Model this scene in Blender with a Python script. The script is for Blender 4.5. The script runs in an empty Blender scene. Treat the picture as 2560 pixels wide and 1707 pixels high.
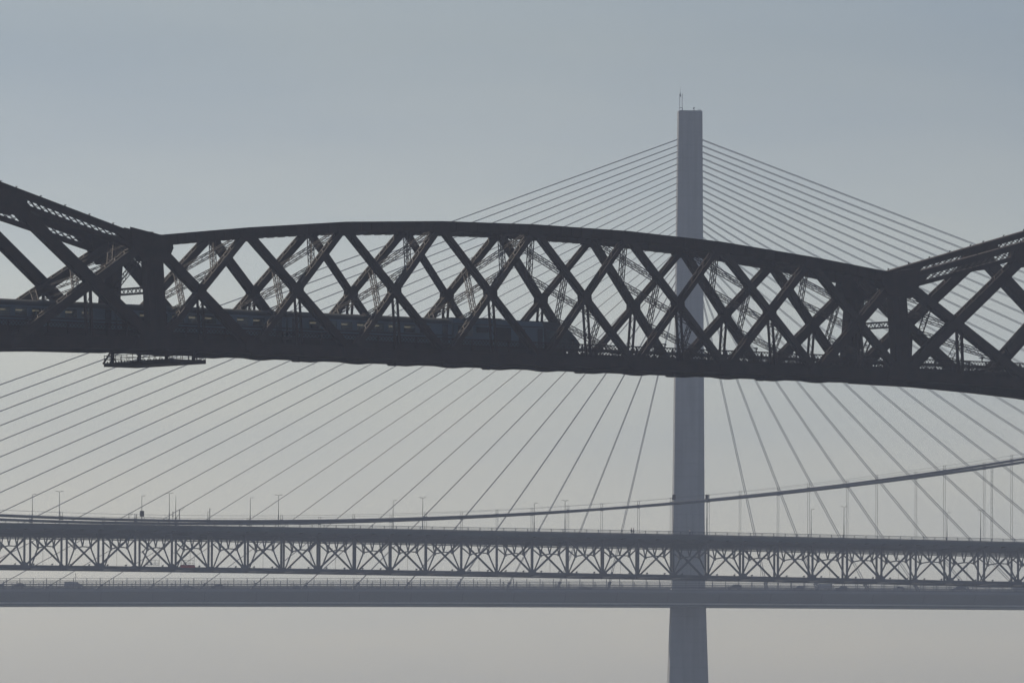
import bpy, math, random
from mathutils import Vector, Matrix
random.seed(7)
sc = bpy.context.scene
col = sc.collection

# ------------------------------------------------------------------ camera
cam = bpy.data.cameras.new("camera")
cam.lens = 300.0; cam.sensor_width = 36.0; cam.clip_start = 1.0; cam.clip_end = 60000.0
camo = bpy.data.objects.new("camera", cam); col.objects.link(camo)
PITCH = math.atan((1938 - 853.5) / 21333.33); ROLL = math.radians(0.28)
camo.matrix_world = (Matrix.Translation((0, 0, 2)) @ Matrix.Rotation(math.radians(90) + PITCH, 4, 'X')
                     @ Matrix.Rotation(ROLL, 4, 'Z'))
sc.camera = camo

# ------------------------------------------------------------------ world, sun, exposure
SUN_EL = math.radians(38); SUN_AZ = math.radians(-38)          # azimuth from +Y, negative = to the left
world = bpy.data.worlds.new("World"); sc.world = world; world.use_nodes = True
nt = world.node_tree; nt.nodes.clear(); N = nt.nodes; L = nt.links
out = N.new('ShaderNodeOutputWorld'); bg = N.new('ShaderNodeBackground'); sky = N.new('ShaderNodeTexSky')
sky.sky_type = 'NISHITA'; sky.sun_disc = False; sky.sun_elevation = SUN_EL; sky.sun_rotation = SUN_AZ
sky.air_density = 1.0; sky.dust_density = 3.0; sky.ozone_density = 2.0
hs = N.new('ShaderNodeHueSaturation'); hs.inputs['Saturation'].default_value = 0.42; hs.inputs['Value'].default_value = 1.0
L.new(sky.outputs[0], hs.inputs['Color'])
tc = N.new('ShaderNodeTexCoord'); sep = N.new('ShaderNodeSeparateXYZ'); L.new(tc.outputs['Generated'], sep.inputs[0])
mp = N.new('ShaderNodeMapping'); mp.inputs['Scale'].default_value = (9, 9, 46); L.new(tc.outputs['Generated'], mp.inputs[0])
no = N.new('ShaderNodeTexNoise'); no.inputs['Scale'].default_value = 1.6; no.inputs['Detail'].default_value = 5.0; no.inputs['Roughness'].default_value = .5
L.new(mp.outputs[0], no.inputs['Vector'])
cr = N.new('ShaderNodeValToRGB'); cr.color_ramp.elements[0].position = .38; cr.color_ramp.elements[1].position = .72
cr.color_ramp.elements[0].color = (0.94, .955, .975, 1); cr.color_ramp.elements[1].color = (1.07, 1.045, 1.0, 1)
L.new(no.outputs[0], cr.inputs[0])
mul = N.new('ShaderNodeMixRGB'); mul.blend_type = 'MULTIPLY'; mul.inputs[0].default_value = 1.0
L.new(hs.outputs[0], mul.inputs[1]); L.new(cr.outputs[0], mul.inputs[2])
# the sky gets deeper with height, all round
rp = N.new('ShaderNodeValToRGB'); e = rp.color_ramp.elements
e[0].position = 0.0; e[0].color = (1.06, 1.06, .99, 1)
e[1].position = 1.0; e[1].color = (.38, .44, .52, 1)
for pos, c in ((.0147, (1.05, 1.07, .985, 1)), (.0416, (.70, .75, .735, 1)), (.058, (.585, .645, .668, 1)), (.073, (.43, .49, .55, 1)), (.0857, (.355, .415, .475, 1)), (.3, (.36, .42, .50, 1))):
    q = e.new(pos); q.color = c
L.new(sep.outputs['Z'], rp.inputs[0])
mul2 = N.new('ShaderNodeMixRGB'); mul2.blend_type = 'MULTIPLY'; mul2.inputs[0].default_value = 1.0
L.new(mul.outputs[0], mul2.inputs[1]); L.new(rp.outputs[0], mul2.inputs[2])
L.new(mul2.outputs[0], bg.inputs[0]); bg.inputs[1].default_value = 0.113
L.new(bg.outputs[0], out.inputs[0])

sl = bpy.data.lights.new("sun", 'SUN'); sl.energy = 2.6; sl.angle = math.radians(.5); sl.color = (1.0, .86, .66)
so = bpy.data.objects.new("sun", sl); col.objects.link(so)
sd = Vector((math.sin(SUN_AZ) * math.cos(SUN_EL), math.cos(SUN_AZ) * math.cos(SUN_EL), math.sin(SUN_EL)))
so.rotation_euler = sd.to_track_quat('Z', 'Y').to_euler(); so.location = (-300, 900, 500)
vs = sc.view_settings; vs.view_transform = 'Standard'; vs.look = 'None'; vs.gamma = 1.0; vs.exposure = 0.48
vs.use_curve_mapping = False

# ------------------------------------------------------------------ materials
def mat(name, c, rough=.6, metal=0.0, var=.25, scale=.6, spec=.3, c2=None):
    m = bpy.data.materials.new(name); m.use_nodes = True
    n = m.node_tree; b = n.nodes['Principled BSDF']
    b.inputs['Roughness'].default_value = rough; b.inputs['Metallic'].default_value = metal
    b.inputs['Specular IOR Level'].default_value = spec
    t = n.nodes.new('ShaderNodeTexCoord'); z = n.nodes.new('ShaderNodeTexNoise')
    z.inputs['Scale'].default_value = scale; z.inputs['Detail'].default_value = 6
    n.links.new(t.outputs['Object'], z.inputs['Vector'])
    r = n.nodes.new('ShaderNodeValToRGB'); r.color_ramp.elements[0].position = .3; r.color_ramp.elements[1].position = .7
    c2 = c2 or tuple(min(1, x * (1 + var)) for x in c)
    r.color_ramp.elements[0].color = (*[x * (1 - var) for x in c], 1); r.color_ramp.elements[1].color = (*c2, 1)
    n.links.new(z.outputs[0], r.inputs[0]); n.links.new(r.outputs[0], b.inputs['Base Color'])
    bp = n.nodes.new('ShaderNodeBump'); bp.inputs['Strength'].default_value = .15; bp.inputs['Distance'].default_value = .02
    n.links.new(z.outputs[0], bp.inputs['Height']); n.links.new(bp.outputs[0], b.inputs['Normal'])
    return m
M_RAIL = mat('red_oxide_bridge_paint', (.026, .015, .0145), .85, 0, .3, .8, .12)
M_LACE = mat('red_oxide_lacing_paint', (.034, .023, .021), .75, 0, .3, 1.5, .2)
M_DECK = mat('dark_decking', (.03, .028, .026), .95, 0, .3, 1.0, .1)
M_STEELRAIL = mat('worn_rail_steel', (.10, .08, .07), .35, .6, .2)
M_ROAD = mat('grey_bridge_paint', (.075, .082, .090), .6, 0, .2, .5)
M_ROAD2 = mat('grey_green_deck_paint', (.070, .085, .088), .6, 0, .2, .2)
M_CABLE = mat('cable_wrapping_paint', (.10, .105, .115), .6, 0, .12, .7)
M_CONC = mat('pale_concrete', (.29, .295, .30), .85, 0, .06, .25)
M_QSTEEL = mat('pale_grey_deck_steel', (.15, .165, .18), .6, 0, .07, .12)
M_QRAIL = mat('weathered_barrier_steel', (.085, .09, .10), .7, 0, .1)
n_ = M_CONC.node_tree; b_ = n_.nodes['Principled BSDF']; src = b_.inputs['Base Color'].links[0].from_socket
t_ = n_.nodes.new('ShaderNodeTexCoord'); w_ = n_.nodes.new('ShaderNodeTexWave'); w_.bands_direction = 'Z'; w_.inputs['Scale'].default_value = .078; w_.wave_profile = 'SAW'
r_ = n_.nodes.new('ShaderNodeValToRGB'); r_.color_ramp.elements[0].position = 0; r_.color_ramp.elements[0].color = (.72, .72, .72, 1); r_.color_ramp.elements[1].position = .06; r_.color_ramp.elements[1].color = (1, 1, 1, 1)
m_ = n_.nodes.new('ShaderNodeMixRGB'); m_.blend_type = 'MULTIPLY'; m_.inputs[0].default_value = 1
g_ = n_.nodes.new('ShaderNodeMapping'); g_.inputs['Scale'].default_value = (.9, .9, .04); s_ = n_.nodes.new('ShaderNodeTexNoise'); s_.inputs['Scale'].default_value = 1.0; s_.inputs['Detail'].default_value = 5
n_.links.new(t_.outputs['Object'], w_.inputs['Vector']); n_.links.new(t_.outputs['Object'], g_.inputs[0]); n_.links.new(g_.outputs[0], s_.inputs['Vector'])
q_ = n_.nodes.new('ShaderNodeValToRGB'); q_.color_ramp.elements[0].position = .35; q_.color_ramp.elements[0].color = (.82, .82, .82, 1); q_.color_ramp.elements[1].position = .6; q_.color_ramp.elements[1].color = (1.0, 1.0, 1.0, 1)
k_ = n_.nodes.new('ShaderNodeMixRGB'); k_.blend_type = 'MULTIPLY'; k_.inputs[0].default_value = 1
n_.links.new(w_.outputs[0], r_.inputs[0]); n_.links.new(s_.outputs[0], q_.inputs[0]); n_.links.new(src, m_.inputs[1]); n_.links.new(r_.outputs[0], m_.inputs[2])
n_.links.new(m_.outputs[0], k_.inputs[1]); n_.links.new(q_.outputs[0], k_.inputs[2]); n_.links.new(k_.outputs[0], b_.inputs['Base Color'])
M_PALE = mat('pale_gantry_rail', (.55, .55, .52), .7, 0, .08)
M_STAY = mat('stay_sheath', (.17, .17, .185), .6, 0, .05)
M_TRAIN = mat('dark_blue_train_paint', (.045, .080, .115), .45, 0, .1, .5, .4)
M_TRAIN2 = mat('navy_train_paint', (.010, .014, .024), .5, 0, .1, .5, .4)
M_ROOF = mat('sooty_train_roof', (.020, .024, .028), .8, 0, .3, .8)
M_UNDER = mat('underframe_grime', (.02, .018, .016), .9, 0, .3, 1)
M_RED = mat('faded_red_panel', (.42, .035, .03), .7, 0, .15)
M_GALV = mat('galvanised_tube', (.16, .16, .16), .5, .3, .1)
M_DARK = mat('dark_box_paint', (.05, .035, .035), .6, 0, .1)
M_RUB = mat('tyre_rubber', (.02, .02, .02), .9)
M_WARMSEAT = mat('orange_brown_seat_cloth', (.20, .06, .02), .9)

def glass(name, c, tr):
    m = bpy.data.materials.new(name); m.use_nodes = True; n = m.node_tree
    b = n.nodes['Principled BSDF']; b.inputs['Base Color'].default_value = (*c, 1); b.inputs['Roughness'].default_value = .06
    o = n.nodes['Material Output']; t = n.nodes.new('ShaderNodeBsdfTransparent'); t.inputs[0].default_value = (.75, .8, .8, 1)
    x = n.nodes.new('ShaderNodeMixShader'); x.inputs[0].default_value = tr
    n.links.new(b.outputs[0], x.inputs[1]); n.links.new(t.outputs[0], x.inputs[2]); n.links.new(x.outputs[0], o.inputs[0])
    return m
M_PANE = glass('tinted_train_glass', (.03, .05, .06), .45)
M_CGLASS = glass('car_glass', (.03, .04, .05), .35)
def glowmat(name, c, s):
    m = bpy.data.materials.new(name); m.use_nodes = True; b = m.node_tree.nodes['Principled BSDF']
    b.inputs['Emission Color'].default_value = (*c, 1); b.inputs['Emission Strength'].default_value = s
    return m
M_GLINT = glowmat('train_window_glint_glow', (1, .78, .52), .8)  # plain glow standing in for warm glints in the coach windows

# ------------------------------------------------------------------ mesh builder
class MB:
    def __init__(s): s.v = []; s.f = []
    def hexa(s, pts):
        k = len(s.v); s.v += [tuple(p) for p in pts]
        s.f += [(k, k+3, k+2, k+1), (k+4, k+5, k+6, k+7), (k, k+1, k+5, k+4), (k+1, k+2, k+6, k+5), (k+2, k+3, k+7, k+6), (k+3, k, k+4, k+7)]
    def box(s, x0, x1, y0, y1, z0, z1):
        s.hexa([(x0,y0,z0),(x1,y0,z0),(x1,y1,z0),(x0,y1,z0),(x0,y0,z1),(x1,y0,z1),(x1,y1,z1),(x0,y1,z1)])
    def beam(s, p, q, a, b, ref=(0, 1, 0), off=(0, 0)):
        """bar from p to q; b = size along ref, a = size across it; off shifts it (across, ref)"""
        p = Vector(p); q = Vector(q); t = q - p
        if t.length < 1e-6: return
        t.normalize(); r = Vector(ref); r = r - t * r.dot(t)
        if r.length < 1e-4: r = Vector((1, 0, 0)) - t * t.x
        r.normalize(); n = r.cross(t); o = n * off[0] + r * off[1]
        A = n * a / 2; B = r * b / 2
        s.hexa([p+o-A-B, p+o+A-B, p+o+A+B, p+o-A+B, q+o-A-B, q+o+A-B, q+o+A+B, q+o-A+B])
    def tube(s, p, q, r, n=8, r2=None, cap=True):
        p = Vector(p); q = Vector(q); t = (q - p).normalized(); r2 = r if r2 is None else r2
        a = t.orthogonal().normalized(); b = t.cross(a); k = len(s.v)
        for c, rr in ((p, r), (q, r2)):
            for i in range(n):
                w = 2 * math.pi * i / n; s.v.append(tuple(c + a * math.cos(w) * rr + b * math.sin(w) * rr))
        for i in range(n): s.f.append((k+i, k+(i+1) % n, k+n+(i+1) % n, k+n+i))
        if cap: s.f.append(tuple(range(k+n-1, k-1, -1))); s.f.append(tuple(range(k+n, k+2*n)))
    def path(s, pts, r, n=8):
        k = len(s.v); m = len(pts); pts = [Vector(p) for p in pts]
        for j, c in enumerate(pts):
            t = (pts[min(j+1, m-1)] - pts[max(j-1, 0)]).normalized()
            a = Vector((0, 0, 1)) - t * t.z; a.normalize(); b = t.cross(a)
            for i in range(n):
                w = 2 * math.pi * i / n; s.v.append(tuple(c + a * math.cos(w) * r + b * math.sin(w) * r))
        for j in range(m - 1):
            for i in range(n): s.f.append((k+j*n+i, k+j*n+(i+1) % n, k+(j+1)*n+(i+1) % n, k+(j+1)*n+i))
        s.f.append(tuple(range(k+n-1, k-1, -1))); s.f.append(tuple(range(k+(m-1)*n, k+m*n)))
    def poly(s, pts, off):
        k = len(s.v); n = len(pts); off = Vector(off)
        s.v += [tuple(Vector(p)) for p in pts] + [tuple(Vector(p) + off) for p in pts]
        s.f.append(tuple(range(k+n-1, k-1, -1))); s.f.append(tuple(range(k+n, k+2*n)))
        for i in range(n): s.f.append((k+i, k+(i+1) % n, k+n+(i+1) % n, k+n+i))
    def mesh(s, name):
        me = bpy.data.meshes.new(name); me.from_pydata(s.v, [], s.f); me.validate(); me.update(); return me
    def build(s, name, m, parent=None, loc=None, smooth=False, kind=None, label=None):
        me = s.mesh(name); me.materials.append(m)
        if smooth:
            for p in me.polygons: p.use_smooth = True
        o = bpy.data.objects.new(name, me); col.objects.link(o)
        if parent is not None: o.parent = parent
        if loc is not None: o.location = loc
        if kind: o['kind'] = kind
        if label: o['label'] = label
        return o
def thing(name, label, cat, loc=(0, 0, 0), rz=0.0, group=None):
    o = bpy.data.objects.new(name, None); col.objects.link(o); o.empty_display_size = 1
    o.location = loc; o.rotation_euler = (0, 0, rz); o['label'] = label; o['category'] = cat
    if group: o['group'] = group
    return o
def copy_tree(o, parent=None):
    c = o.copy(); col.objects.link(c)
    if parent is not None: c.parent = parent
    for ch in list(o.children): copy_tree(ch, c)
    return c
def inst(src, parent, loc):
    c = src.copy(); col.objects.link(c); c.parent = parent; c.location = loc; return c
def lace(mb, p, q, d, hw_in, D, pitch, a=.1, t=.03, cross=False):
    """zigzag lacing in a face of a member: p,q = face centre line, d = unit vector across the face, D = distance across"""
    p = Vector(p); q = Vector(q); n = max(2, int(round((q - p).length / pitch))); d = Vector(d)
    for i in range(n):
        for s in ((1, -1) if cross else ((1,) if i % 2 else (-1,))):
            u = p.lerp(q, i / n) - d * s * D / 2; w = p.lerp(q, (i + 1) / n) + d * s * D / 2
            mb.beam(u, w, t, a, ref=(w - u).cross(hw_in))
def frame(p, q):
    t = (Vector(q) - Vector(p)).normalized(); r = Vector((0, 1, 0)); r = (r - t * r.dot(t)).normalized()
    return t, r, r.cross(t)                       # along, lateral, in-plane
def laced_member(p, q, w, D, tw=.09, pitch=1.0, lip=.14):
    """two parallel plates (width w, D apart) joined by lacing bars on both edges, with lips"""
    mb = MB(); p = Vector(p); q = Vector(q); t, r, n = frame(p, q)
    for s in (-1, 1):
        mb.beam(p, q, w, tw, ref=r, off=(0, s * D / 2))
        for e in (-1, 1):
            mb.beam(p, q, .05, lip, ref=r, off=(e * (w / 2 + .027), s * (D / 2 - lip / 2 + tw / 2)))
    for e in (-1, 1):
        lace(mb, p + n * e * (w / 2 + .07), q + n * e * (w / 2 + .07), r, n, D - .1, pitch * D)
    return mb
def lattice_box(p, q, w, h, ref=(0, 1, 0), ang=.075, bar=.04, pitch=.75, skip=.0):
    """four corner angles joined by zigzag bars on all four faces"""
    mb = MB(); p = Vector(p); q = Vector(q); t = (q - p).normalized()
    r = Vector(ref); r = (r - t * r.dot(t)).normalized(); n = r.cross(t)
    for a in (-1, 1):
        for b in (-1, 1): mb.beam(p, q, ang, ang, ref=r, off=(a * w / 2, b * h / 2))
    k = max(3, int(round((q - p).length / pitch)))
    for i in range(k):
        u = p.lerp(q, i / k); x = p.lerp(q, (i + 1) / k); s = 1 if i % 2 else -1
        for b in (-1, 1):
            mb.beam(u + r * b * h / 2 - n * s * w / 2, x + r * b * h / 2 + n * s * w / 2, bar, bar, ref=r)
        for a in (-1, 1):
            mb.beam(u + n * a * w / 2 - r * s * h / 2, x + n * a * w / 2 + r * s * h / 2, bar, bar, ref=n)
    return mb

# ------------------------------------------------------------------ water
mw = bpy.data.materials.new('estuary_water'); mw.use_nodes = True; n_ = mw.node_tree; b_ = n_.nodes['Principled BSDF']
b_.inputs['Base Color'].default_value = (.035, .05, .055, 1); b_.inputs['Roughness'].default_value = .12
w1 = n_.nodes.new('ShaderNodeTexNoise'); w1.inputs['Scale'].default_value = .35; w1.inputs['Detail'].default_value = 8
tcw = n_.nodes.new('ShaderNodeTexCoord'); n_.links.new(tcw.outputs['Object'], w1.inputs['Vector'])
bw = n_.nodes.new('ShaderNodeBump'); bw.inputs['Strength'].default_value = .6; bw.inputs['Distance'].default_value = .6
n_.links.new(w1.outputs[0], bw.inputs['Height']); n_.links.new(bw.outputs[0], b_.inputs['Normal'])
wb = MB(); wb.v = [(-8000, -1500, 0), (8000, -1500, 0), (8000, 5500, 0), (-8000, 5500, 0)]; wb.f = [(0, 1, 2, 3)]
wo = wb.build('water', mw); wo['kind'] = 'structure'

# ================================================================== 1. cantilever railway bridge
RB = math.radians(37.04); RO = (.40, 968.91, 0)
rb = thing('railway_bridge', 'dark cantilever steel railway bridge nearest the camera, with crossed lattice girders carrying a train', 'bridge', RO, RB)
def hw(z): return 4.15 - (z - 56) * .11
def hw2(s, z):
    s = abs(s)
    if s <= 53.5: return hw(z)
    k = min(1.0, (s - 53.5) / 6.0)              # the cantilever arms widen towards their towers
    return 4.15 - (z - 56) * (.11 - .05 * k) + .042 * (s - 53.5)
def P(s, z, side, dv=0.0): return Vector((s, side * (hw2(s, z) + dv), z))
PAN = 13.34
def topz(s):
    s = abs(s)
    nodes = [(0, 64.40), (PAN, 64.20), (2*PAN, 63.55), (3*PAN, 62.35), (4*PAN, 60.85)]
    for (a, za), (b, zb) in zip(nodes, nodes[1:]):
        if s <= b: return za + (zb - za) * (s - a) / (b - a)
    return 60.85
ZB = 48.95
def hexplate(side, s, z, rx, rz_, lat, D=.9, ang=0, th=.05):
    mb = MB(); pts = []
    for i in range(8):
        w = math.pi / 8 + i * math.pi / 4 + ang
        pts.append((s + rx * math.cos(w), z + rz_ * math.sin(w)))
    for e in (-1, 1):
        mb.poly([Vector((a, side * hw2(a, b) + e * D / 2, b)) for a, b in pts], (0, e * th, 0))
    return mb
nodes_s = [(-4 + k) * PAN for k in range(9)]
for side in (-1, 1):
    # top chord: box with cover plates and small batten plates
    for k in range(8):
        a, b = nodes_s[k], nodes_s[k+1]
        if k == 0: a = -51.6
        if k == 7: b = 51.6
        mb = MB(); p = P(a, topz(a) - .58, side); q = P(b, topz(b) - .58, side)
        mb.beam(p, q, 1.04, .84, off=(0, 0)); mb.beam(p, q, .06, 1.02, off=(.55, 0)); mb.beam(p, q, .06, 1.02, off=(-.55, 0))
        n = 9
        for i in range(n):
            c = p.lerp(q, (i + .5) / n); d = (q - p).normalized() * .12
            mb.beam(c - d, c + d, 1.0, .95)
            mb.beam(c - d * 3, c + d * 3, .06, .5, off=(.61, 0))
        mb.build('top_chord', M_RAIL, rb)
        mb = MB(); p = P(a, ZB, side); q = P(b, ZB, side)
        mb.beam(p, q, 1.02, .9); mb.beam(p, q, .05, 1.1, off=(.535, 0)); mb.beam(p, q, .05, 1.1, off=(-.535, 0))
        mb.build('bottom_chord', M_RAIL, rb)
    for k, s in enumerate(nodes_s):
        if 0 < k < 8:
            hexplate(side, s, topz(s) - .95, 1.25, .62, 0, 1.0).build('gusset_plate', M_RAIL, rb)
            hexplate(side, s, 49.1, 1.35, .95, 0, 1.02).build('gusset_plate', M_RAIL, rb)
            # sagging connection plate under the chord
    for k in range(17):
        s = nodes_s[0] + k * PAN / 2 + 1.0
        if abs(s) < 52:
            mb = MB(); mb.poly([P(s - 2.1, 48.40, side, .3), P(s - .3, 48.24, side, .3), P(s + .8, 48.22, side, .3), P(s + 2.6, 48.40, side, .3)], (0, -.6 * side, 0))
            mb.build('keel_plate', M_RAIL, rb)
    # diagonals, one X per panel
    WT = [.90, .70, .44, .38]; WS = [.64, .60, .54, .52]; DT = [.85, .85, 1.0, 1.0]
    for k in range(8):
        a, b = nodes_s[k], nodes_s[k+1]; e = min(k, 7 - k); left = k < 4
        ta, tb = topz(a) - .6, topz(b) - .6
        if k == 0: a += .5; ta = 60.2
        if k == 7: b -= .5; tb = 60.2
        tie = (P(a, ta, side), P(b, ZB, side)) if left else (P(b, tb, side), P(a, ZB, side))
        stt = (P(b, tb, side), P(a, ZB, side)) if left else (P(a, ta, side), P(b, ZB, side))
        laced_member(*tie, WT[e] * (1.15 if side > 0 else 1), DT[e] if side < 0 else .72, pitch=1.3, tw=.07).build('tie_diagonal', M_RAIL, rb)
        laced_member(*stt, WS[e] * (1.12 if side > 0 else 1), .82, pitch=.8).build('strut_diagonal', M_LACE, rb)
        m = (a + b) / 2; u = (ta - ZB) / ((ta - ZB) + (tb - ZB)); xs = a + (b - a) * u; zc = ZB + (tb - ZB) * u
        hexplate(side, xs, zc, .66, .92, 0, .98).build('crossing_plate', M_RAIL, rb)
        # hanger under the crossing
        mb = MB()
        for d in (-.33, .33):
            p = P(xs + d, zc - .7, side); q = P(xs + d, 49.3, side); mb.beam(p, q, .2, .22)
        lace(mb, P(xs, zc - 1.1, side), P(xs, 49.5, side), (1, 0, 0), Vector((0, 1, 0)), .6, .95, a=.06, t=.05)
        mb.build('hanger', M_RAIL, rb)
    # end posts, two per corner
    for sg in (-1, 1):
        for off, top in ((.53, 60.9), (-.58, 61.25)):
            c = sg * (52.9 - off); mb = MB(); p = P(c, 48.42, side); q = P(c, top, side)
            mb.beam(p, q, 1.02, 1.0)
            for i in range(12):
                z = 49.2 + i; mb.beam(P(c, z - .05, side), P(c, z + .05, side), 1.06, 1.08)
            for e in (-1, 1): mb.beam(p, q, .12, 1.12, off=(e * .48, 0))
            mb.build('end_post', M_RAIL, rb)
        mb = MB(); pts = [(50.6, 60.9), (50.4, 59.6), (51.2, 58.2), (54.6, 58.0), (55.9, 59.6), (56.2, 61.7), (53.6, 61.3), (52.2, 61.05)]
        for e in (-1, 1): mb.poly([P(sg * a, b, side, e * .56) for a, b in pts], (0, e * side * .06, 0))
        mb.build('gusset_plate', M_RAIL, rb)
        mb = MB(); pts = [(50.2, 48.45), (50.6, 49.6), (51.3, 50.6), (54.7, 50.4), (56.0, 49.2), (56.6, 48.35)]
        for e in (-1, 1): mb.poly([P(sg * a, b, side, e * .56) for a, b in pts], (0, e * side * .06, 0))
        mb.build('gusset_plate', M_RAIL, rb)
        # cantilever top girder
        SL = .26
        def ct(s): return 63.08 + SL * (abs(s) - 63.0)
        def cd(s): return 1.74 + .012 * (min(abs(s), 75) - 56)
        segs = [(54.5, 72.8), (72.8, 98.0)]
        for a, b in segs:
            mb = MB()
            mb.beam(P(sg*a, ct(a) - .40, side), P(sg*b, ct(b) - .40, side), .68, .7)
            mb.beam(P(sg*a, ct(a) - .03, side), P(sg*b, ct(b) - .03, side), .06, 1.0)
            mb.build('top_girder_flange', M_RAIL, rb)
            mb = MB()
            mb.beam(P(sg*a, ct(a) - cd(a) + .24, side), P(sg*b, ct(b) - cd(b) + .24, side), .48, .7)
            mb.build('bottom_girder_flange', M_RAIL, rb)
            mb = MB()
            for e in (-1, 1):
                off = Vector((0, e * .36, 0)); n = int((b - a) / .95)
                for i in range(n):
                    u = a + (b - a) * i / n; w = a + (b - a) * (i + 1) / n
                    mb.beam(P(sg*u, ct(u) - .75, side) + off, P(sg*w, ct(w) - cd(w) + .46, side) + off, .075, .04)
                    mb.beam(P(sg*u, ct(u) - cd(u) + .46, side) + off, P(sg*w, ct(w) - .75, side) + off, .075, .04)
            mb.build('girder_lacing', M_LACE, rb)
            s = a + .6
            while s < b:
                mb = MB(); p = P(sg*s, ct(s), side, .25); mb.beam(p, p + Vector((0, 0, .2)), .1, .1); mb.beam(p + Vector((0, 0, .14)), p + Vector((.2, 0, .18)), .05, .05); s += 3.25
                mb.build('cable_bracket', M_RAIL, rb)
        # solid web at the girder ends
        for c0, c1 in ((54.5, 58.0), (70.6, 75.2)):
            mb = MB()
            for e in (-1, 1): mb.poly([P(sg*c0, ct(c0) - .6, side), P(sg*c1, ct(c1) - .6, side) , P(sg*(c1 - (1.4 if c0 < 60 else -.4)), ct(c1) - cd(c1), side), P(sg*(c0 - (0 if c0 < 60 else 1.0)), ct(c0) - cd(c0), side)], (0, e * .38, 0))
            mb.build('web_plate', M_RAIL, rb)
        T0, B0, T1, B1 = P(sg*53.4, 60.3, side), P(sg*53.2, 49.2, side), P(sg*72.8, ct(72.8) - 1.3, side), P(sg*72.8, 48.3, side)
        T2, B2 = P(sg*98, ct(98) - 1.3, side), P(sg*98, 46.2, side)
        laced_member(T1, B0, 1.12, .95, pitch=.8, tw=.1).build('tie_diagonal', M_RAIL, rb)
        laced_member(T0, B1, .92, 1.05, pitch=.75, tw=.1).build('strut_diagonal', M_LACE, rb)
        laced_member(T2, B1, 1.3, 1.1, pitch=.8, tw=.1).build('tie_diagonal', M_RAIL, rb)
        laced_member(T1, B2, 1.3, 1.1, pitch=.8, tw=.1).build('strut_diagonal', M_LACE, rb)
        hexplate(side, sg*61.3, 55.45, 1.0, .85, 0, 1.1).build('crossing_plate', M_RAIL, rb)
        hexplate(side, sg*72.2, ct(72.8) - 2.0, 2.1, 1.35, 0, 1.25, ang=sg*.2).build('gusset_plate', M_RAIL, rb)
        mb = MB()
        for d in (-.36, .36): mb.beam(P(sg*61.9 + d, 54.6, side), P(sg*61.9 + d, 49.2, side), .26, .26)
        lace(mb, P(sg*61.9, 54.0, side), P(sg*61.9, 49, side), (1, 0, 0), Vector((0, 1, 0)), .62, 1.2, a=.07, t=.05)
        mb.build('hanger', M_RAIL, rb)
        for a, b, za, zb in ((53.3, 63.0, 48.93, 48.80), (63.0, 72.8, 48.80, 48.40), (72.8, 80.0, 48.40, 48.0), (80.0, 98, 48.0, 46.2)):
            mb = MB(); mb.beam(P(sg*a, za, side), P(sg*b, zb, side), 1.12, .95); mb.beam(P(sg*a, za, side), P(sg*b, zb, side), .07, 1.15, off=(.58, 0)); mb.beam(P(sg*a, za, side), P(sg*b, zb, side), .07, 1.15, off=(-.58, 0))
            mb.build('bottom_chord', M_RAIL, rb)
    # secondary lattice strut seen at the right edge
    if side < 0: laced_member(P(68.9, 52.3, side), P(80, 62.0, side), .95, .5, pitch=1.2, tw=.14).build('lattice_strut', M_LACE, rb)

# cross bracing between the near and far struts
def brace_pair(a_top, a_bot, b_top, b_bot, n=3, w=.5):
    for i in range(n):
        a0 = a_top.lerp(a_bot, i / n); a1 = a_top.lerp(a_bot, (i + 1) / n)
        b0 = b_top.lerp(b_bot, i / n); b1 = b_top.lerp(b_bot, (i + 1) / n)
        ref = (a1 - a0).cross(b0 - a0)
        lattice_box(a0, b1, w, w, ref=ref).build('lattice_brace', M_LACE, rb)
        lattice_box(b0, a1, w, w, ref=ref).build('lattice_brace', M_LACE, rb)
for k in range(8):
    a, b = nodes_s[k], nodes_s[k+1]; left = k < 4
    st, sb = (b, a) if left else (a, b)
    zt = topz(st) - .8
    brace_pair(P(st, zt, -1, -.4), P(sb, ZB + .3, -1, -.4), P(st, zt, 1, -.4), P(sb, ZB + .3, 1, -.4))
for sg in (-1, 1):
    brace_pair(P(sg*53.4, 60.4, -1, -.5), P(sg*72.8, 48.5, -1, -.5), P(sg*53.4, 60.4, 1, -.5), P(sg*72.8, 48.5, 1, -.5), 4, .6)
    z = 54.95
    lattice_box(Vector((sg*52.9, -hw(z) + .4, z)), Vector((sg*52.9, hw(z) - .4, z)), .62, .5, ref=(1, 0, 0), ang=.16, bar=.07, pitch=.75).build('portal_beam', M_LACE, rb)
    lattice_box(Vector((sg*52.4, -hw(55.6) + .4, 55.6)), Vector((sg*52.4, hw(60.4) - .4, 60.4)), .45, .45, ref=(1, 0, 0)).build('lattice_brace', M_LACE, rb)
    lattice_box(Vector((sg*52.4, hw(55.6) - .4, 55.6)), Vector((sg*52.4, -hw(60.4) + .4, 60.4)), .45, .45, ref=(1, 0, 0)).build('lattice_brace', M_LACE, rb)
    for side in (-1, 1):    # curved knee under the portal beam
        mb = MB(); pts = [(hw(54.6), 54.6), (hw(54.6) - 1.1, 54.6), (hw(54) - .75, 53.9), (hw(53) - .5, 53.0), (hw(53), 53.0)]
        mb.poly([Vector((sg*52.9 - .2, side * a, b)) for a, b in pts], (.4, 0, 0)); mb.build('knee_bracket', M_RAIL, rb)
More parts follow.
